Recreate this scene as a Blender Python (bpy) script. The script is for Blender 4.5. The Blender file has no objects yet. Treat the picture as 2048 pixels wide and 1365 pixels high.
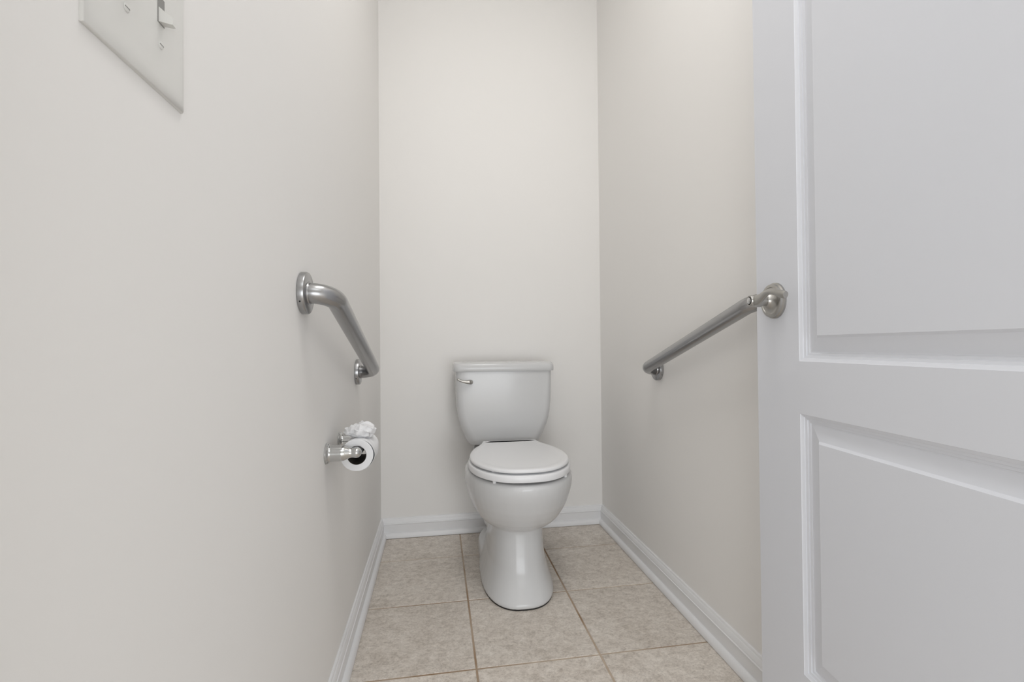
import bpy, bmesh, math, random
from math import sin, cos, pi, radians
from mathutils import Vector, Matrix, noise
random.seed(7)
scene = bpy.context.scene
col = scene.collection

# ---------------------------------------------------------------- camera, light, exposure
XL, XR, YB = -0.2435, 0.7584, 2.1135      # left wall, right wall, back wall faces
ZC = 2.74                                  # ceiling
YF = 0.15                                  # inner face of the front wall (doorway wall)
F_PX, YAW, PITCH, ROLL, CH = 941.209, 0.15857, 0.01136, -0.00891, 0.824
cd = bpy.data.cameras.new('camera'); cam = bpy.data.objects.new('camera', cd); col.objects.link(cam)
cd.sensor_width = 36.0; cd.lens = F_PX * 36.0 / 2048.0; cd.clip_start = 0.01; cd.clip_end = 50
Fv = Vector((sin(YAW) * cos(PITCH), cos(YAW) * cos(PITCH), sin(PITCH)))
R0 = Vector((cos(YAW), -sin(YAW), 0)); U0 = R0.cross(Fv)
Rv = cos(ROLL) * R0 + sin(ROLL) * U0; Uv = -sin(ROLL) * R0 + cos(ROLL) * U0
cam.matrix_world = Matrix(((Rv.x, Uv.x, -Fv.x, 0), (Rv.y, Uv.y, -Fv.y, 0), (Rv.z, Uv.z, -Fv.z, CH), (0, 0, 0, 1)))
scene.camera = cam

w = bpy.data.worlds.new('world'); scene.world = w; w.use_nodes = True
w.node_tree.nodes['Background'].inputs[0].default_value = (1, 1, 1, 1)
w.node_tree.nodes['Background'].inputs[1].default_value = 0.3

def area(name, loc, size, power, color, rot=(0, 0, 0), size_y=None, shape=None):
    ld = bpy.data.lights.new(name, 'AREA'); ld.energy = power; ld.color = color; ld.size = size
    if size_y: ld.shape = 'RECTANGLE'; ld.size_y = size_y
    if shape: ld.shape = shape
    o = bpy.data.objects.new(name, ld); col.objects.link(o); o.location = loc; o.rotation_euler = rot
    return o
area('closet_ceiling_lamp', (0.26, 0.68, ZC - 0.050), 0.36, 8.0, (1.0, 0.99, 0.975), size_y=0.66)
area('bathroom_ceiling_fill', (0.25, -1.0, ZC - 0.02), 1.4, 9.0, (0.93, 0.965, 1.0), size_y=1.2)  # unseen, added to even out the light coming through the doorway
area('bathroom_low_fill', (0.1, -2.28, 0.55), 2.4, 35.0, (0.90, 0.95, 1.0), rot=(radians(90), 0, 0), size_y=0.95)  # added fill to lift the lower walls; the wall behind has no window

vs = scene.view_settings
vs.view_transform = 'Standard'; vs.look = 'None'; vs.gamma = 1.0; vs.exposure = 0.06
try: vs.use_curve_mapping = False
except Exception: pass

# ---------------------------------------------------------------- materials
def srgb(r, g, b):
    f = lambda c: (c / 255 / 12.92) if c / 255 <= 0.04045 else ((c / 255 + 0.055) / 1.055) ** 2.4
    return (f(r), f(g), f(b), 1)

def mat(name, color, rough=0.5, metal=0.0, coat=0.0, spec=0.5):
    m = bpy.data.materials.new(name); m.use_nodes = True
    b = m.node_tree.nodes['Principled BSDF']
    b.inputs['Base Color'].default_value = color; b.inputs['Roughness'].default_value = rough
    b.inputs['Metallic'].default_value = metal; b.inputs['Coat Weight'].default_value = coat
    b.inputs['Coat Roughness'].default_value = 0.05
    b.inputs['Specular IOR Level'].default_value = spec
    return m

def bump(m, scale, strength, dist=0.001, detail=3, coord='Object', stretch=None):
    nt = m.node_tree; N = nt.nodes; L = nt.links
    tc = N.new('ShaderNodeTexCoord'); mp = N.new('ShaderNodeMapping'); no = N.new('ShaderNodeTexNoise'); bu = N.new('ShaderNodeBump')
    no.inputs['Scale'].default_value = scale; no.inputs['Detail'].default_value = detail
    if stretch: mp.inputs['Scale'].default_value = stretch
    bu.inputs['Strength'].default_value = strength; bu.inputs['Distance'].default_value = dist
    L.new(tc.outputs[coord], mp.inputs[0]); L.new(mp.outputs[0], no.inputs['Vector'])
    L.new(no.outputs['Fac'], bu.inputs['Height']); L.new(bu.outputs[0], N['Principled BSDF'].inputs['Normal'])
    return no

M = {}
M['wall'] = mat('wall_paint', srgb(246, 243.8, 240.9), 0.6, spec=0.25); bump(M['wall'], 220, 0.12, 0.0006)
M['ceil'] = mat('ceiling_paint', srgb(238, 237, 233), 0.8, spec=0.2)
M['trim'] = mat('trim_paint', srgb(240, 240, 241), 0.3)
M['door'] = mat('door_paint', srgb(231, 233, 239), 0.42, spec=0.3); bump(M['door'], 300, 0.06, 0.0004)
M['porcelain'] = mat('porcelain', srgb(217, 217, 217), 0.18, coat=0.0, spec=0.4)
M['plastic'] = mat('seat_plastic', srgb(240, 240, 241), 0.25)
M['nickel'] = mat('brushed_steel', srgb(168, 168, 169), 0.27, 1.0)
bump(M['nickel'], 900, 0.15, 0.0002)
M['satin'] = mat('satin_nickel', srgb(180, 178, 174), 0.32, 1.0)
M['chrome'] = mat('chrome', srgb(205, 206, 206), 0.13, 1.0)
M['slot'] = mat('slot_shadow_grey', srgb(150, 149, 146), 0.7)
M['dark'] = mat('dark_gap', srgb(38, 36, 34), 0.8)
M['black'] = mat('black_roller', srgb(24, 23, 24), 0.5)
M['rubber'] = mat('gasket_rubber', srgb(22, 22, 22), 0.8)
M['switch'] = mat('switch_plastic', srgb(232, 231, 227), 0.35)
M['paper'] = mat('tissue_paper', srgb(242, 242, 243), 0.95, spec=0.1); bump(M['paper'], 500, 0.25, 0.0005)
M['card'] = mat('card_core', srgb(70, 64, 58), 0.9)

def tile_material():
    m = mat('stone_look_tile', (0.4, 0.35, 0.3, 1), 0.42, spec=0.4)
    nt = m.node_tree; N = nt.nodes; L = nt.links; B = N['Principled BSDF']
    tc = N.new('ShaderNodeTexCoord'); oi = N.new('ShaderNodeObjectInfo')
    sc = N.new('ShaderNodeVectorMath'); sc.operation = 'SCALE'; sc.inputs['Scale'].default_value = 37.0
    comb = N.new('ShaderNodeCombineXYZ')
    for i in (0, 1, 2): L.new(oi.outputs['Random'], comb.inputs[i])
    L.new(comb.outputs[0], sc.inputs[0])
    add = N.new('ShaderNodeVectorMath'); add.operation = 'ADD'
    L.new(tc.outputs['Object'], add.inputs[0]); L.new(sc.outputs[0], add.inputs[1])
    mp = N.new('ShaderNodeMapping'); mp.inputs['Scale'].default_value = (1.0, 1.25, 1.0); L.new(add.outputs[0], mp.inputs[0])
    def nz(scale, detail, rough, dist=0.0):
        n = N.new('ShaderNodeTexNoise'); n.inputs['Scale'].default_value = scale; n.inputs['Detail'].default_value = detail
        n.inputs['Roughness'].default_value = rough; n.inputs['Distortion'].default_value = dist
        L.new(mp.outputs[0], n.inputs['Vector']); return n
    def ramp(src, stops):
        r = N.new('ShaderNodeValToRGB'); e = r.color_ramp.elements
        e[0].position, e[0].color = stops[0]; e[1].position, e[1].color = stops[-1]
        for p, c in stops[1:-1]:
            x = e.new(p); x.color = c
        L.new(src, r.inputs[0]); return r
    def mix(kind, fac, a, b):
        x = N.new('ShaderNodeMix'); x.data_type = 'RGBA'; x.blend_type = kind
        if isinstance(fac, float): x.inputs[0].default_value = fac
        else: L.new(fac, x.inputs[0])
        L.new(a, x.inputs[6]); L.new(b, x.inputs[7]); return x.outputs[2]
    big = nz(5.5, 8, 0.62, 0.6); mid = nz(40, 10, 0.74, 0.4); fine = nz(150, 6, 0.75)
    c1 = ramp(big.outputs['Fac'], [(0.34, srgb(184, 173, 162)), (0.5, srgb(220, 211, 202)), (0.66, srgb(246, 240, 233))])
    c2 = ramp(mid.outputs['Fac'], [(0.34, srgb(146, 133, 121)), (0.49, srgb(216, 207, 197)), (0.62, srgb(250, 244, 236))])
    c3 = ramp(fine.outputs['Fac'], [(0.34, srgb(130, 116, 102)), (0.45, srgb(208, 198, 186)), (0.66, srgb(238, 230, 220))])
    o = mix('MIX', 0.60, c1.outputs[0], c2.outputs[0]); o = mix('MIX', 0.42, o, c3.outputs[0])
    # thin dark veins and pits
    v = nz(9, 12, 0.8, 1.6)
    vr = ramp(v.outputs['Fac'], [(0.0, (0, 0, 0, 1)), (0.488, (0, 0, 0, 1)), (0.5, (1, 1, 1, 1)), (0.512, (0, 0, 0, 1)), (1.0, (0, 0, 0, 1))])
    pm = N.new('ShaderNodeMath'); pm.operation = 'MULTIPLY'; pm.inputs[1].default_value = 0.42; L.new(vr.outputs[0], pm.inputs[0])
    dk = N.new('ShaderNodeRGB'); dk.outputs[0].default_value = srgb(122, 108, 97)
    o = mix('MIX', pm.outputs[0], o, dk.outputs[0])
    tone = N.new('ShaderNodeMapRange'); tone.inputs[3].default_value = 1.0; tone.inputs[4].default_value = 1.10
    L.new(oi.outputs['Random'], tone.inputs[0])
    hs = N.new('ShaderNodeHueSaturation'); L.new(tone.outputs[0], hs.inputs['Value']); L.new(o, hs.inputs['Color'])
    L.new(hs.outputs[0], B.inputs['Base Color'])
    bu = N.new('ShaderNodeBump'); bu.inputs['Strength'].default_value = 0.35; bu.inputs['Distance'].default_value = 0.0012
    L.new(mid.outputs['Fac'], bu.inputs['Height']); L.new(bu.outputs[0], B.inputs['Normal'])
    return m
M['tile'] = tile_material()

def grout_material():
    m = mat('stained_grout', srgb(170, 155, 138), 0.9, spec=0.2)
    nt = m.node_tree; N = nt.nodes; L = nt.links
    tc = N.new('ShaderNodeTexCoord'); n = N.new('ShaderNodeTexNoise'); n.inputs['Scale'].default_value = 3.5; n.inputs['Detail'].default_value = 5
    r = N.new('ShaderNodeValToRGB'); e = r.color_ramp.elements
    e[0].position = 0.38; e[0].color = srgb(158, 132, 106); e[1].position = 0.62; e[1].color = srgb(208, 193, 176)
    L.new(tc.outputs['Object'], n.inputs['Vector']); L.new(n.outputs['Fac'], r.inputs[0]); L.new(r.outputs[0], N['Principled BSDF'].inputs['Base Color'])
    return m
M['grout'] = grout_material()

# ---------------------------------------------------------------- helpers
def link(name, bm, m, parent=None, smooth=False, loc=None, auto=None):
    bmesh.ops.recalc_face_normals(bm, faces=bm.faces)
    me = bpy.data.meshes.new(name); bm.to_mesh(me); bm.free()
    if m: me.materials.append(m)
    if smooth:
        for p in me.polygons: p.use_smooth = True
    if auto is not None:
        for p in me.polygons: p.use_smooth = True
        import numpy as _np
        bm2 = bmesh.new(); bm2.from_mesh(me)
        for e in bm2.edges:
            if len(e.link_faces) == 2 and e.calc_face_angle(0) > radians(auto): e.smooth = False
        bm2.to_mesh(me); bm2.free()
    o = bpy.data.objects.new(name, me); col.objects.link(o)
    if parent: o.parent = parent
    if loc: o.location = loc
    return o
def struct(o): o['kind'] = 'structure'; return o
def thing(name, label, cat, loc=(0, 0, 0), rz=0.0, group=None):
    o = bpy.data.objects.new(name, None); o.empty_display_size = 0.05; col.objects.link(o)
    o.location = loc; o.rotation_euler = (0, 0, rz); o['label'] = label; o['category'] = cat
    if group: o['group'] = group
    return o
def box(bm, a, b):
    x0, y0, z0 = a; x1, y1, z1 = b
    v = [bm.verts.new(p) for p in ((x0,y0,z0),(x1,y0,z0),(x1,y1,z0),(x0,y1,z0),(x0,y0,z1),(x1,y0,z1),(x1,y1,z1),(x0,y1,z1))]
    for f in ((0,1,2,3),(4,5,6,7),(0,1,5,4),(1,2,6,5),(2,3,7,6),(3,0,4,7)): bm.faces.new([v[i] for i in f])
def bevel(bm, r, seg=2, angle=30):
    es = [e for e in bm.edges if len(e.link_faces) == 2 and e.calc_face_angle(0) > radians(angle)]
    bmesh.ops.bevel(bm, geom=es, offset=r, segments=seg, profile=0.5, affect='EDGES')
def loft(bm, rings, cap0=True, cap1=True, closed=True):
    vr = [[bm.verts.new(p) for p in r] for r in rings]
    n = len(vr[0])
    for a, b in zip(vr, vr[1:]):
        for i in range(n if closed else n - 1):
            j = (i + 1) % n; bm.faces.new((a[i], a[j], b[j], b[i]))
    if cap0: bm.faces.new(list(reversed(vr[0])))
    if cap1: bm.faces.new(vr[-1])
    return vr
def lathe(bm, prof, origin, axis, n=40, cap=True):
    """prof: (distance along axis, radius)"""
    ax = Vector(axis).normalized(); t = Vector((0, 0, 1)) if abs(ax.z) < 0.9 else Vector((1, 0, 0))
    u = ax.cross(t).normalized(); v = ax.cross(u); o = Vector(origin)
    rings = [[o + ax * d + (u * cos(2*pi*i/n) + v * sin(2*pi*i/n)) * max(r, 1e-5) for i in range(n)] for d, r in prof]
    loft(bm, rings, cap, cap)
def tube(bm, pts, rad, n=28, cap=True, ell=None):
    """pts list of Vector, rad scalar or list; ell optional list of (side, up) radii"""
    pts = [Vector(p) for p in pts]; up = Vector((0, 0, 1)); prev = None; rings = []
    for i, p in enumerate(pts):
        d = (pts[min(i+1, len(pts)-1)] - pts[max(i-1, 0)]).normalized()
        if prev is None:
            s = d.cross(up)
            if s.length < 1e-3: s = d.cross(Vector((1, 0, 0)))
            s.normalize()
        else:
            s = (prev - d * prev.dot(d)).normalized()
        prev = s; q = s.cross(d)
        r = rad[i] if isinstance(rad, (list, tuple)) else rad
        rs, ru = (ell[i] if ell else (r, r))
        rings.append([p + s * rs * cos(2*pi*k/n) + q * ru * sin(2*pi*k/n) for k in range(n)])
    loft(bm, rings, cap, cap)
def fillet(pts, rad, seg=14):
    pts = [Vector(p) for p in pts]; out = [pts[0]]
    for i in range(1, len(pts) - 1):
        a, b, c = pts[i-1], pts[i], pts[i+1]; d1 = (a - b).normalized(); d2 = (c - b).normalized()
        ang = d1.angle(d2); t = rad / math.tan(ang / 2); cen = b + (d1 + d2).normalized() * (rad / sin(ang / 2))
        s = b + d1 * t; e = b + d2 * t; v1 = s - cen; v2 = e - cen; tot = v1.angle(v2); axis = v1.cross(v2).normalized()
        for k in range(seg + 1): out.append(cen + Matrix.Rotation(tot * k / seg, 3, axis) @ v1)
    out.append(pts[-1]); return out
def rrect(u0, u1, v0, v1, rf, rb, w, bow=0.0, n=7):
    """rounded rectangle ring in toilet space: u sideways, v forward; front corners rf, back corners rb"""
    hw = (u1 - u0) / 2; cu = (u0 + u1) / 2; P = []
    def arc(cx, cy, r, a0, a1):
        for k in range(n + 1):
            a = a0 + (a1 - a0) * k / n; P.append([cx + r * cos(a), cy + r * sin(a)])
    arc(u1 - rb, v0 + rb, rb, -pi/2, 0); arc(u1 - rf, v1 - rf, rf, 0, pi/2)
    m = 8
    for k in range(1, m): P.append([(u1 - rf) + (u0 + rf - (u1 - rf)) * k / m, v1])
    arc(u0 + rf, v1 - rf, rf, pi/2, pi); arc(u0 + rb, v0 + rb, rb, pi, 1.5 * pi)
    out = []
    for u, v in P:
        fr = (v - v0) / (v1 - v0); q = (u - cu) / hw
        out.append(Vector((u, -(v + bow * (1 - q*q) * fr), w)))
    return out

# ---------------------------------------------------------------- structure: walls, ceiling, floor
T = 0.115
def wallbox(name, a, b, m='wall'):
    bm = bmesh.new(); box(bm, a, b); return struct(link(name, bm, M[m]))
BX0, BX1, BY0 = -1.25, 1.75, -2.35
YO = YF - T
wallbox('wall_left', (XL - T, YF, 0), (XL, YB, ZC))
wallbox('wall_right', (XR, YF, 0), (XR + T, YB, ZC))
wallbox('wall_back', (XL - T, YB, 0), (XR + T, YB + T, ZC))
# doorway wall: jamb opening from OX0 to OX1, 2.05 m high
OX0, OX1, OZ = -0.185, 0.615, 2.05
bm = bmesh.new()
box(bm, (BX0, YO, 0), (OX0, YF, ZC)); box(bm, (OX1, YO, 0), (BX1, YF, ZC)); box(bm, (OX0, YO, OZ), (OX1, YF, ZC))
struct(link('wall_front', bm, M['wall']))
wallbox('wall_bathroom_left', (BX0 - T, BY0, 0), (BX0, YO, ZC))
wallbox('wall_bathroom_right', (BX1, BY0, 0), (BX1 + T, YO, ZC))
wallbox('wall_bathroom_back', (BX0 - T, BY0 - T, 0), (BX1 + T, BY0, ZC))
wallbox('ceiling', (BX0 - T, BY0 - T, ZC), (BX1 + T, YB + T, ZC + 0.1), 'ceil')
bm = bmesh.new()
box(bm, (OX0, YO - 0.002, 0), (OX0 + 0.018, YF - 0.002, OZ)); box(bm, (OX1 - 0.012, YO - 0.002, 0), (OX1, YF - 0.002, OZ))
box(bm, (OX0 + 0.018, YO - 0.002, OZ - 0.018), (OX1 - 0.012, YF - 0.002, OZ))
struct(link('trim_1', bm, M['trim']))

bm = bmesh.new(); box(bm, (BX0 - T, BY0 - T, -0.10), (BX1 + T, YB + T, -0.0016))
floor = struct(link('floor', bm, M['grout']))
TS, TX, TY, J = 0.330, 0.0948, 1.2131, 0.0054
def tile_bm(sx, sy):
    bm = bmesh.new(); box(bm, (0, 0, -0.009), (sx, sy, 0))
    es = [e for e in bm.edges if all(v.co.z > -0.001 for v in e.verts)]
    bmesh.ops.bevel(bm, geom=es, offset=0.0011, segments=1, affect='EDGES'); return bm
full = None
regions = [(XL, XR, YF, YB), (OX0 + 0.018, OX1 - 0.012, YO, YF), (BX0, BX1, BY0, YO)]
for (rx0, rx1, ry0, ry1) in regions:
    for i in range(-8, 9):
        for j in range(-13, 5):
            x0 = max(TX + i * TS + J/2, rx0); x1 = min(TX + (i + 1) * TS - J/2, rx1)
            y0 = max(TY + j * TS + J/2, ry0); y1 = min(TY + (j + 1) * TS - J/2, ry1)
            if x1 - x0 < 0.012 or y1 - y0 < 0.012: continue
            if abs(x1 - x0 - TS + J) < 1e-5 and abs(y1 - y0 - TS + J) < 1e-5:
                if full is None:
                    o = link('tile', tile_bm(TS - J, TS - J), M['tile'], floor); full = o.data
                else:
                    o = bpy.data.objects.new('tile', full); col.objects.link(o); o.parent = floor
            else:
                o = link('tile', tile_bm(x1 - x0, y1 - y0), M['tile'], floor)
            o.location = (x0, y0, random.uniform(-0.0004, 0.0002))

# baseboards: profile as (distance from wall, height)
PROF = [(0.0, 0.0826), (0.0045, 0.0822), (0.0060, 0.0800), (0.0062, 0.0770), (0.0078, 0.0757), (0.0088, 0.0735),
        (0.0108, 0.0675), (0.0120, 0.0635), (0.0120, 0.0610), (0.0140, 0.0600), (0.0145, 0.0583), (0.0138, 0.0568), (0.0128, 0.0560),
        (0.0128, 0.0225), (0.0165, 0.0218), (0.0205, 0.0188), (0.0238, 0.0140), (0.0252, 0.0085), (0.0254, 0.0016), (0.0, 0.0016)]
def baseboard(name, ends, wallfn):
    """ends: two functions d -> coordinate along the wall"""
    bm = bmesh.new(); loft(bm, [[wallfn(ends[k](d), d, z) for d, z in PROF] for k in (0, 1)])
    return struct(link(name, bm, M['trim'], auto=40))
baseboard('baseboard_left', (lambda d: YF, lambda d: YB - d), lambda t, d, z: (XL + d, t, z))
baseboard('baseboard_right', (lambda d: YF, lambda d: YB - d), lambda t, d, z: (XR - d, t, z))
baseboard('baseboard_back', (lambda d: XL + d, lambda d: XR - d), lambda t, d, z: (t, YB - d, z))

# ---------------------------------------------------------------- door standing open into the closet
DA = radians(5.8); DW, DH, DT = 0.757, 2.02, 0.035
door_m = Matrix.Translation((0.6690, 0.900, 0.012)) @ Matrix(((-sin(DA), cos(DA), 0, 0), (-cos(DA), -sin(DA), 0, 0), (0, 0, 1, 0), (0, 0, 0, 1)))
# local: x along the door from the latch edge to the hinge edge, y into the door (away from the room), z up
RINGS = [(0.0, 0.0), (0.0010, 0.0012), (0.0052, 0.0038), (0.0058, 0.0054), (0.0100, 0.0066), (0.0106, 0.0084), (0.0148, 0.0092), (0.0156, 0.0104), (0.0180, 0.0106)]
PANEL_R = [(0.0180, 0.0106), (0.0425, 0.0046), (0.0465, 0.0006)]
panels = [(0.1315, DW - 0.1315, 0.792 - 0.012, 1.90), (0.1315, DW - 0.1315, 0.21, 0.696 - 0.012)]
def nest(bm, r, rings, side=0):
    x0, x1, z0, z1 = r
    return [[Vector((x0 + i, y if side == 0 else DT - y, z0 + i)), Vector((x1 - i, y if side == 0 else DT - y, z0 + i)),
             Vector((x1 - i, y if side == 0 else DT - y, z1 - i)), Vector((x0 + i, y if side == 0 else DT - y, z1 - i))] for i, y in rings]
bm = bmesh.new()
for side in (0, 1):
    y = 0 if side == 0 else DT
    (x0, x1, a0, a1), (_, _, b0, b1) = panels
    for q in (((0, 0), (x0, DH)), ((x1, 0), (DW, DH)), ((x0, 0), (x1, b0)), ((x0, b1), (x1, a0)), ((x0, a1), (x1, DH))):
        (qa, qb), (qc, qd) = q
        bm.faces.new([bm.verts.new(p) for p in ((qa, y, qb), (qc, y, qb), (qc, y, qd), (qa, y, qd))])
    for p in panels: loft(bm, nest(bm, p, RINGS, side), False, False)
for a, b in (((0, 0), (0, DH)), ((DW, 0), (DW, DH)), ((0, 0), (DW, 0)), ((0, DH), (DW, DH))):
    bm.faces.new([bm.verts.new(p) for p in ((a[0], 0, a[1]), (b[0], 0, b[1]), (b[0], DT, b[1]), (a[0], DT, a[1]))])
bmesh.ops.remove_doubles(bm, verts=bm.verts, dist=1e-5)
door = struct(link('door_1', bm, M['door'], auto=12)); door.matrix_world = door_m
for k, p in enumerate(panels):
    bm = bmesh.new()
    loft(bm, nest(bm, p, PANEL_R, 0), False, True); loft(bm, nest(bm, p, PANEL_R, 1), False, True)
    link('panel', bm, M['door'], door)
# lever handle; handle space: origin at the rosette centre on the face
HX, HZ = 0.0634, 0.9096 - 0.012
bm = bmesh.new()
lathe(bm, [(-0.001, 0.0352), (0.004, 0.0352), (0.0062, 0.0328), (0.0100, 0.0325), (0.0115, 0.0305), (0.0118, 0.0265), (0.0105, 0.0255), (0.0105, 0.024),
           (0.0112, 0.020), (0.0150, 0.0145), (0.0200, 0.0120), (0.0215, 0.0118)], (HX, 0, HZ), (0, -1, 0), 56)
ros = link('door_handle', bm, M['satin'], door, auto=35); ros['label'] = 'satin nickel lever handle with round rosette'
bm = bmesh.new()
lathe(bm, [(0.018, 0.0105), (0.030, 0.0105), (0.0305, 0.0122), (0.036, 0.0125), (0.050, 0.0112), (0.0535, 0.0100), (0.0535, 0.0082), (0.0520, 0.0078)], (HX, 0, HZ), (0, -1, 0), 40)
P = []; E = []
K = [(-0.004, -0.0440, 0.0000, .0060, .0085), (0.006, -0.0450, 0.0000, .0065, .0104), (0.018, -0.0455, 0.0005, .0058, .0098), (0.030, -0.046, 0.0045, .0052, .0080),
     (0.042, -0.047, 0.0090, .0052, .0063), (0.054, -0.048, 0.0115, .0056, .0056), (0.066, -0.0485, 0.0110, .0060, .0056), (0.078, -0.048, 0.0080, .0062, .0062),
     (0.089, -0.047, 0.0045, .0062, .0070), (0.097, -0.046, 0.0020, .0060, .0073), (0.1015, -0.0458, 0.0012, .0048, .0062)]
for a, b, c, rs, ru in K: P.append((HX + a, b, HZ + c)); E.append((rs, ru))
tube(bm, P, 0, 24, True, E)
link('lever', bm, M['satin'], ros, auto=50)
bm = bmesh.new(); lathe(bm, [(0.0515, 0.0066), (0.0545, 0.0066), (0.0552, 0.0055)], (HX, 0, HZ), (0, -1, 0), 28)
link('privacy_button', bm, M['chrome'], ros, auto=35)
bm = bmesh.new(); lathe(bm, [(0.0515, 0.0079), (0.0525, 0.0079), (0.0525, 0.0066), (0.0515, 0.0066)], (HX, 0, HZ), (0, -1, 0), 28, False)
link('button_gap', bm, M['rubber'], ros)

# ---------------------------------------------------------------- toilet
TR = thing('toilet', 'white two-piece toilet with closed lid standing on the tiled floor against the back wall', 'toilet',
           (0.2745, YB - 0.020, 0), radians(-0.5))
def egg(vf, vb, hw, wz, n=48, pf=2.0, pb=2.4, vm=None):
    """egg outline: widest at vm, forward = -y"""
    if vm is None: vm = vb + (vf - vb) * 0.45
    out = []
    for k in range(n):
        a = 2 * pi * k / n; c, s = cos(a), sin(a)
        p = pf if s > 0 else pb
        x = hw * (abs(c) ** (2/p)) * (1 if c >= 0 else -1); L = (vf - vm) if s > 0 else (vm - vb)
        out.append(Vector((x, -(vm + L * (abs(s) ** (2/p)) * (1 if s >= 0 else -1)), wz)))
    return out
bm = bmesh.new()
# bowl
S = [(.215, .545, .33, .066), (.222, .580, .31, .096), (.232, .606, .30, .116), (.245, .628, .29, .130), (.262, .649, .28, .143), (.285, .669, .265, .156), (.310, .687, .25, .167),
     (.335, .700, .24, .175), (.355, .709, .235, .180), (.375, .7155, .23, .1825), (.393, .717, .228, .1825), (.402, .715, .23, .181), (.408, .708, .237, .175)]
loft(bm, [[p + Vector((.005, 0, 0)) for p in egg(vf, vb, hw, z, vm=0.47)] for z, vf, vb, hw in S])
# pedestal
S = [(.0025, .646, .13, .122), (.012, .647, .13, .1235), (.03, .638, .13, .1185), (.06, .623, .13, .1085), (.10, .607, .14, .0975), (.14, .596, .15, .0930), (.18, .588, .16, .0910),
     (.215, .582, .17, .0905), (.235, .574, .18, .090), (.28, .54, .2, .08)]
loft(bm, [egg(vf, vb, hw, z, pf=2.5, pb=2.6, vm=0.42) for z, vf, vb, hw in S])
# foot at the trapway, wider and higher
S = [(.0025, .40, .08, .113), (.03, .395, .08, .115), (.052, .385, .085, .113), (.068, .370, .10, .104), (.079, .34, .12, .088), (.083, .30, .15, .055)]
loft(bm, [egg(vf, vb, hw, z, pf=2.8, pb=3.0, vm=0.24) for z, vf, vb, hw in S])
# rear body that carries the tank
S = [(.132, .40, .10, .066), (.145, .425, .09, .088), (.160, .44, .08, .100), (.185, .445, .07, .106), (.215, .445, .07, .108), (.26, .45, .06, .110), (.31, .45, .05, .115), (.36, .45, .04, .124), (.39, .43, .035, .130), (.402, .40, .035, .130), (.407, .30, .04, .126)]
loft(bm, [egg(vf, vb, hw, z, pf=2.8, pb=5.0, vm=0.26) for z, vf, vb, hw in S])
bowl = link('bowl', bm, M['porcelain'], TR, smooth=True)
rm = bowl.modifiers.new('remesh', 'REMESH'); rm.mode = 'VOXEL'; rm.voxel_size = 0.0042; rm.use_smooth_shade = True
sm = bowl.modifiers.new('smooth', 'SMOOTH'); sm.factor = 0.6; sm.iterations = 9
bm = bmesh.new()
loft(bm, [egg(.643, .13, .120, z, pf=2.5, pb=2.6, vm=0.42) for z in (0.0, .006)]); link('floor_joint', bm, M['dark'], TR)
# tank
bm = bmesh.new()
S = [(.4210, .134, .040, .166, .030), (.4235, .142, .034, .173, .036), (.431, .150, .030, .178, .040), (.450, .160, .026, .181, .041), (.475, .1705, .024, .183, .040), (.500, .1800, .022, .186, .037), (.525, .1870, .021, .188, .034),
     (.555, .1920, .020, .190, .031), (.600, .1955, .020, .191, .028), (.660, .1972, .020, .192, .026), (.724, .1982, .020, .192, .025)]
loft(bm, [rrect(-hw, hw, v0, v1, rf, .02, z, 0.007) for z, hw, v0, v1, rf in S])
tank = link('tank', bm, M['porcelain'], TR, auto=50)
bm = bmesh.new()
S = [(.7225, .2060, .015, .1965, .026), (.7245, .2078, .013, .1985, .028), (.735, .2082, .013, .1990, .028), (.746, .2078, .013, .1985, .028), (.753, .2045, .014, .1960, .028), (.7572, .200, .018, .191, .028), (.7590, .192, .025, .183, .028), (.7598, .15, .05, .15, .028)]
loft(bm, [rrect(-hw, hw, v0, v1, rf, .02, z, 0.008) for z, hw, v0, v1, rf in S])
link('tank_lid', bm, M['porcelain'], TR, auto=50)
bm = bmesh.new(); loft(bm, [rrect(-.088, .088, .05, .158, .03, .02, z) for z in (.402, .4215)]); link('tank_gasket', bm, M['rubber'], TR)
# flush lever on the tank front
LV = (-.1395, -.196, .6815)
bm = bmesh.new(); lathe(bm, [(-0.004, .0098), (.004, .0098), (.0062, .0088), (.0068, .0070)], LV, (0, -1, 0), 32)
fl = link('flush_lever', bm, M['satin'], tank, auto=40); fl['label'] = 'satin metal flush lever'
bm = bmesh.new(); lathe(bm, [(.005, .006), (.009, .0068), (.013, .0080), (.0165, .0074), (.0195, .0045), (.0203, .0005)], LV, (0, -1, 0), 28)
tube(bm, [(LV[0], LV[1] - .0125, LV[2]), (LV[0] - .008, LV[1] - .0135, LV[2] + .0005), (LV[0] - .018, LV[1] - .014, LV[2] + .001), (LV[0] - .030, LV[1] - .0145, LV[2] + .0035),
          (LV[0] - .042, LV[1] - .015, LV[2] + .0075), (LV[0] - .052, LV[1] - .0155, LV[2] + .0125), (LV[0] - .0545, LV[1] - .0155, LV[2] + .0138)],
     [.0088, .0078, .0060, .0048, .0045, .0042, .0022], 20)
link('lever_arm', bm, M['satin'], fl, smooth=True)
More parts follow.
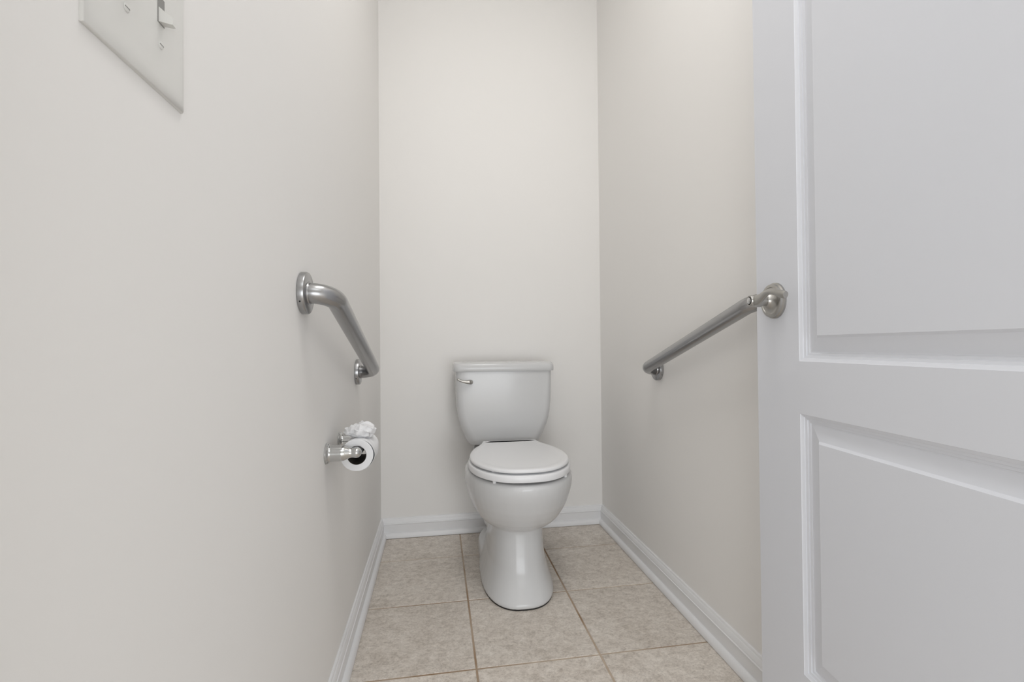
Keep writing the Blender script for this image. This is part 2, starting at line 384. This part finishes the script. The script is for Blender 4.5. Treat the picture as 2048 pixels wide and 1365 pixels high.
# seat and lid, hinged slightly askew
HALF = [(.105, .262), (.112, .298), (.1245, .335), (.142, .375), (.157, .428), (.1650, .485), (.1640, .540), (.1535, .592), (.1330, .638), (.1015, .677), (.0600, .7035), (0, .7125)]
def cat(pts, m=4):
    P = [pts[0]] + pts + [(-pts[-2][0], pts[-2][1])]; out = []
    for i in range(1, len(P) - 2):
        a, b, c, d = [Vector(p) for p in P[i-1:i+3]]
        for k in range(m):
            t = k / m; out.append(0.5 * ((2*b) + (c - a) * t + (2*a - 5*b + 4*c - d) * t*t + (3*b - a - 3*c + d) * t*t*t))
    return out
_h = cat(HALF)
BASE = _h + [Vector((0, .7125))] + [Vector((-p.x, p.y)) for p in reversed(_h)]
BASE += [Vector((-.105 + .21 * k / 6, .262)) for k in range(1, 6)]
def outline(off, z, rot=-0.8, dx=.003, extra=0.0):
    n = len(BASE); out = []; ca, sa = cos(radians(rot)), sin(radians(rot))
    for i in range(n):
        a, b = BASE[i-1], BASE[(i+1) % n]; t = (b - a).normalized(); nn = Vector((-t.y, t.x)) * -1
        if nn.dot(BASE[i] - Vector((0, .48))) < 0: nn = -nn
        p = BASE[i] + nn * off
        x, y = p.x, -(p.y - .47); out.append(Vector((ca * x - sa * y + dx, sa * x + ca * y - .47, z)))
    return out
def hole(z, d=0.0, n=len(BASE)):
    o = outline(0, z); c = Vector((.003, -.50, z)); out = []
    for p in o:
        q = p - c; out.append(c + Vector((q.x * (.64 - d), q.y * (.62 - d), 0)))
    return out
bm = bmesh.new()
prof = [(.4165, .004), (.4180, .001), (.4225, 0), (.4320, .0), (.4365, .0015), (.4385, .005)]
rings = [outline(.005 - d, z) for z, d in prof] + [hole(.4385), hole(.430, .02), hole(.4165)]
vr = [[bm.verts.new(p) for p in r] for r in rings]; vr.append(vr[0])
for a, b in zip(vr, vr[1:]):
    for i in range(len(a)):
        j = (i + 1) % len(a); bm.faces.new((a[i], a[j], b[j], b[i]))
link('seat', bm, M['plastic'], TR, auto=45)
bm = bmesh.new()
prof = [(.4440, .0045), (.4450, .0015), (.4475, 0), (.4515, .0004), (.4545, .0028), (.4555, .006)]
R_ = [outline(-d, z) for z, d in prof]
R_ += [outline(-.022, .4556), outline(-.027, .4552), outline(-.032, .4556)]
loft(bm, R_)
lid = link('seat_lid', bm, M['plastic'], TR, auto=45)
def bumper(u, v, z0, z1, parent_name):
    bm = bmesh.new(); lathe(bm, [(0, .0055), (z1 - z0, .0060)], (u, -v, z0), (0, 0, 1), 14)
    link(parent_name, bm, M['plastic'], TR, auto=40)
bumper(-.100, .648, .4380, .4445, 'lid_bumper'); bumper(.108, .645, .4380, .4445, 'lid_bumper')
bumper(-.098, .662, .4065, .4170, 'seat_bumper'); bumper(.132, .634, .4065, .4170, 'seat_bumper')
for s in (-1, 1):
    bm = bmesh.new(); lathe(bm, [(0, .011), (.004, .012), (.034, .011), (.038, .008)], (.012 + s * .070, -.252, .411), (0, 0, 1), 20)
    link('seat_hinge', bm, M['plastic'], TR, auto=40)

# ---------------------------------------------------------------- grab bars
def grab_bar(label, xw, sgn, y0, z0, y1, z1, so):
    t = thing('grab_bar', label, 'grab bar', (xw, y0, z0), 0, 'brushed steel grab bars on the side walls')
    d = Vector((0, y1 - y0, z1 - z0))
    bm = bmesh.new()
    path = fillet([(sgn * .006, 0, 0), (sgn * so, 0, 0), (sgn * so, d.y, d.z), (sgn * .006, d.y, d.z)], 0.042, 18)
    tube(bm, path, 0.0190, 36); link('bar', bm, M['nickel'], t, smooth=True)
    for p in (Vector((0, 0, 0)), d):
        bm = bmesh.new()
        lathe(bm, [(-.0002, .0372), (.001, .0388), (.0095, .0388), (.0115, .0380), (.0125, .0362), (.0128, .0215), (.0150, .0205), (.0152, .0150)], p, (sgn, 0, 0), 56)
        f = link('flange', bm, M['nickel'], t, auto=35)
        bm = bmesh.new()
        a = radians(28); rr = .0384
        q = p + Vector((sgn * .0052, -cos(a) * rr, -sin(a) * rr))
        lathe(bm, [(0, .0016), (.0007, .0016)], q, (0, -cos(a), -sin(a)), 12); link('set_screw', bm, M['rubber'], f)
    return t
grab_bar('brushed steel grab bar sloping down the left wall above the toilet paper holder', XL, 1, .9125, .9250, 1.496, .7500, .0540)
grab_bar('brushed steel grab bar sloping down the right wall, its near end behind the open door', XR, -1, .952, .922, 1.531, .7405, .0525)

# ---------------------------------------------------------------- toilet paper holder and roll
YN, YFAR, PZ = 1.096, 1.240, 0.5900
tp = thing('toilet_paper_holder', 'chrome two-post toilet paper holder on the left wall below the grab bar', 'paper holder', (XL, YN, PZ))
for k, yy in enumerate((0.0, YFAR - YN)):
    bm = bmesh.new()
    lathe(bm, [(-.0002, .0232), (.0016, .0236), (.0026, .0222), (.0034, .0222), (.0046, .0230), (.0058, .0218), (.0062, .0200), (.0085, .0185), (.012, .0181), (.030, .0178), (.0335, .0176),
               (.038, .0170), (.043, .0152), (.048, .0127), (.0530, .0110), (.056, .0108)], (0, yy, 0), (1, 0, 0), 44)
    p = link('post', bm, M['chrome'], tp, auto=50)
    bm = bmesh.new()
    lathe(bm, [(.052, .0108), (.058, .0110), (.0640, .0122)] + [(.0640 + .0122 * sin(a), .0122 * cos(a)) for a in (radians(x) for x in (12, 25, 40, 55, 70, 82, 89))], (0, yy, 0), (1, 0, 0), 32)
    link('post_ball', bm, M['chrome'], p, auto=50)
bm = bmesh.new()
lathe(bm, [(0, .006), (.004, .007), (.012, .007), (.013, .0105), (.07, .0105), (.071, .0088), (.131, .0088), (.132, .007), (.1440, .006)], (.0655, 0, 0), (0, 1, 0), 24)
link('roller', bm, M['black'], tp, auto=40)
RC = Vector((-.1815, 1.116, .5790)); RW, RR, RH = .104, .0362, .0205
roll = thing('toilet_paper_roll', 'white toilet paper roll with a crumpled end on top, hung on the chrome holder', 'toilet paper', RC)
bm = bmesh.new()
lathe(bm, [(.0, RH + .0008), (.0, RR - .001), (.001, RR), (RW - .001, RR), (RW, RR - .001), (RW, RH + .0008)], (0, 0, 0), (0, 1, 0), 72, False)
link('paper', bm, M['paper'], roll, auto=40)
bm = bmesh.new()
lathe(bm, [(.0004, RH + .0010), (.0004, RH), (RW - .0004, RH), (RW - .0004, RH + .0010)], (0, 0, 0), (0, 1, 0), 56, False)
link('core', bm, M['card'], roll, auto=40)
# loose outer ply wrapping the top and the right of the roll, then gathered into a crumpled puff
bm = bmesh.new(); NU, NV = 26, 34; g = []
for i in range(NU):
    t = i / (NU - 1); row = []
    for j in range(NV):
        s = j / (NV - 1); a = radians(-60 + 165 * t)      # from the lower right over the top
        r = RR + .0002 + .0032 * sin(pi * t) * (0.6 + 0.4 * sin(s * 9 + t * 5)) + .0012 * noise.noise(Vector((s * 9, t * 7, 1)))
        row.append(bm.verts.new((r * cos(a), .001 + s * (RW - .002), r * sin(a))))
    g.append(row)
for i in range(NU - 1):
    for j in range(NV - 1): bm.faces.new((g[i][j], g[i+1][j], g[i+1][j+1], g[i][j+1]))
o = link('loose_sheet', bm, M['paper'], roll, smooth=True)
md = o.modifiers.new('thick', 'SOLIDIFY'); md.thickness = 0.0004
bm = bmesh.new(); NA, NB = 96, 40; rows = []
for i in range(NB):
    t = i / (NB - 1); row = []
    # t=0 pinched foot on the roll, t=1 closed folded crest
    zz = RR - .005 + .034 * t
    env = .70 + .55 * sin(min(t / .6, 1) * pi / 2)
    rad = env if t < .6 else env * max(0.02, math.sqrt(max(0, 1 - ((t - .6) / .4) ** 2)))
    rad *= 1 + .05 * sin(t * 26)
    for k in range(NA):
        a = 2 * pi * k / NA
        fold = 1 + .08 * sin(5 * a + 5 * t) + .03 * sin(11 * a - 7 * t) + .15 * noise.noise(Vector((cos(a) * 2.2, sin(a) * 2.2, t * 3 + 3)))
        px = .0275 * rad * fold * cos(a); py = .030 * rad * fold * sin(a)
        z = zz + .0055 * noise.noise(Vector((cos(a) * 1.6, sin(a) * 1.6, t * 2))) + .0036 * sin(t * 22 + 2 * cos(a) + 3 * px * 60) * min(1, t * 3)
        z += (-.0035 if cos(a) < 0 else .001) * t
        row.append(bm.verts.new((px + .002, .052 + py - .008 * t, z)))
    rows.append(row)
for a, b in zip(rows, rows[1:]):
    for k in range(NA):
        j = (k + 1) % NA; bm.faces.new((a[k], a[j], b[j], b[k]))
bm.faces.new(rows[-1])
link('crumpled_end', bm, M['paper'], roll, smooth=True)

# ---------------------------------------------------------------- light switch
SY0, SY1, SZ0 = 0.3665, 0.4985, 1.0525; SH = 0.1300
sw = thing('light_switch', 'white double toggle switch plate on the left wall at the top left', 'light switch', (XL, (SY0 + SY1) / 2, SZ0))
hw = (SY1 - SY0) / 2
def plate_ring(d, inset):
    return [Vector((d, -hw + inset, inset)), Vector((d, hw - inset, inset)), Vector((d, hw - inset, SH - inset)), Vector((d, -hw + inset, SH - inset))]
bm = bmesh.new()
loft(bm, [plate_ring(d, i) for d, i in ((0, 0), (.0012, 0), (.0030, .0012), (.0046, .0045), (.0056, .0100), (.0060, .0150))])
bevel(bm, 0.0006, 2, 60)
link('plate', bm, M['switch'], sw, auto=60)
TZ = 1.1215 - SZ0
for ty in (0.4535, 0.4070):
    yy = ty - (SY0 + SY1) / 2
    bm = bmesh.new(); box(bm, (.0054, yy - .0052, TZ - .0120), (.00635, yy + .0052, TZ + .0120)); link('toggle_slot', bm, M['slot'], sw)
    bm = bmesh.new()
    R = []
    for (x, zc, hy, hz) in ((.004, -.0040, .0040, .0072), (.0072, -.0052, .0038, .0062), (.011, -.0072, .0034, .0048), (.0150, -.0090, .0031, .0038), (.0168, -.0098, .0026, .0028)):
        R.append([Vector((x, yy - hy, TZ + zc - hz)), Vector((x, yy + hy, TZ + zc - hz)), Vector((x, yy + hy, TZ + zc + hz)), Vector((x, yy - hy, TZ + zc + hz))])
    loft(bm, R); bevel(bm, .0011, 2, 40); link('toggle', bm, M['switch'], sw, auto=40)
    for dz in (-.0302, .0302):
        bm = bmesh.new(); lathe(bm, [(.0052, .0034), (.0064, .0034), (.0069, .0026), (.0070, .0004)], (0, yy, TZ + dz), (1, 0, 0), 20)
        s = link('screw', bm, M['switch'], sw, auto=40)
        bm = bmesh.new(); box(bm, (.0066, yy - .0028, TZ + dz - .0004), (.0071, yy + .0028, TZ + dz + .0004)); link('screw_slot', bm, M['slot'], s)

# ---------------------------------------------------------------- ceiling lamp (out of frame)
t = thing('ceiling_lamp', 'white rectangular flush ceiling lamp in front of the toilet', 'lamp', (0.26, 0.68, ZC))
bm = bmesh.new()
for a, b in (((-.20, -.35), (-.185, .35)), ((.185, -.35), (.20, .35)), ((-.185, -.35), (.185, -.335)), ((-.185, .335), (.185, .35))):
    box(bm, (a[0], a[1], -.055), (b[0], b[1], 0))
box(bm, (-.185, -.335, -.045), (.185, .335, 0))
link('lamp_housing', bm, M['trim'], t)
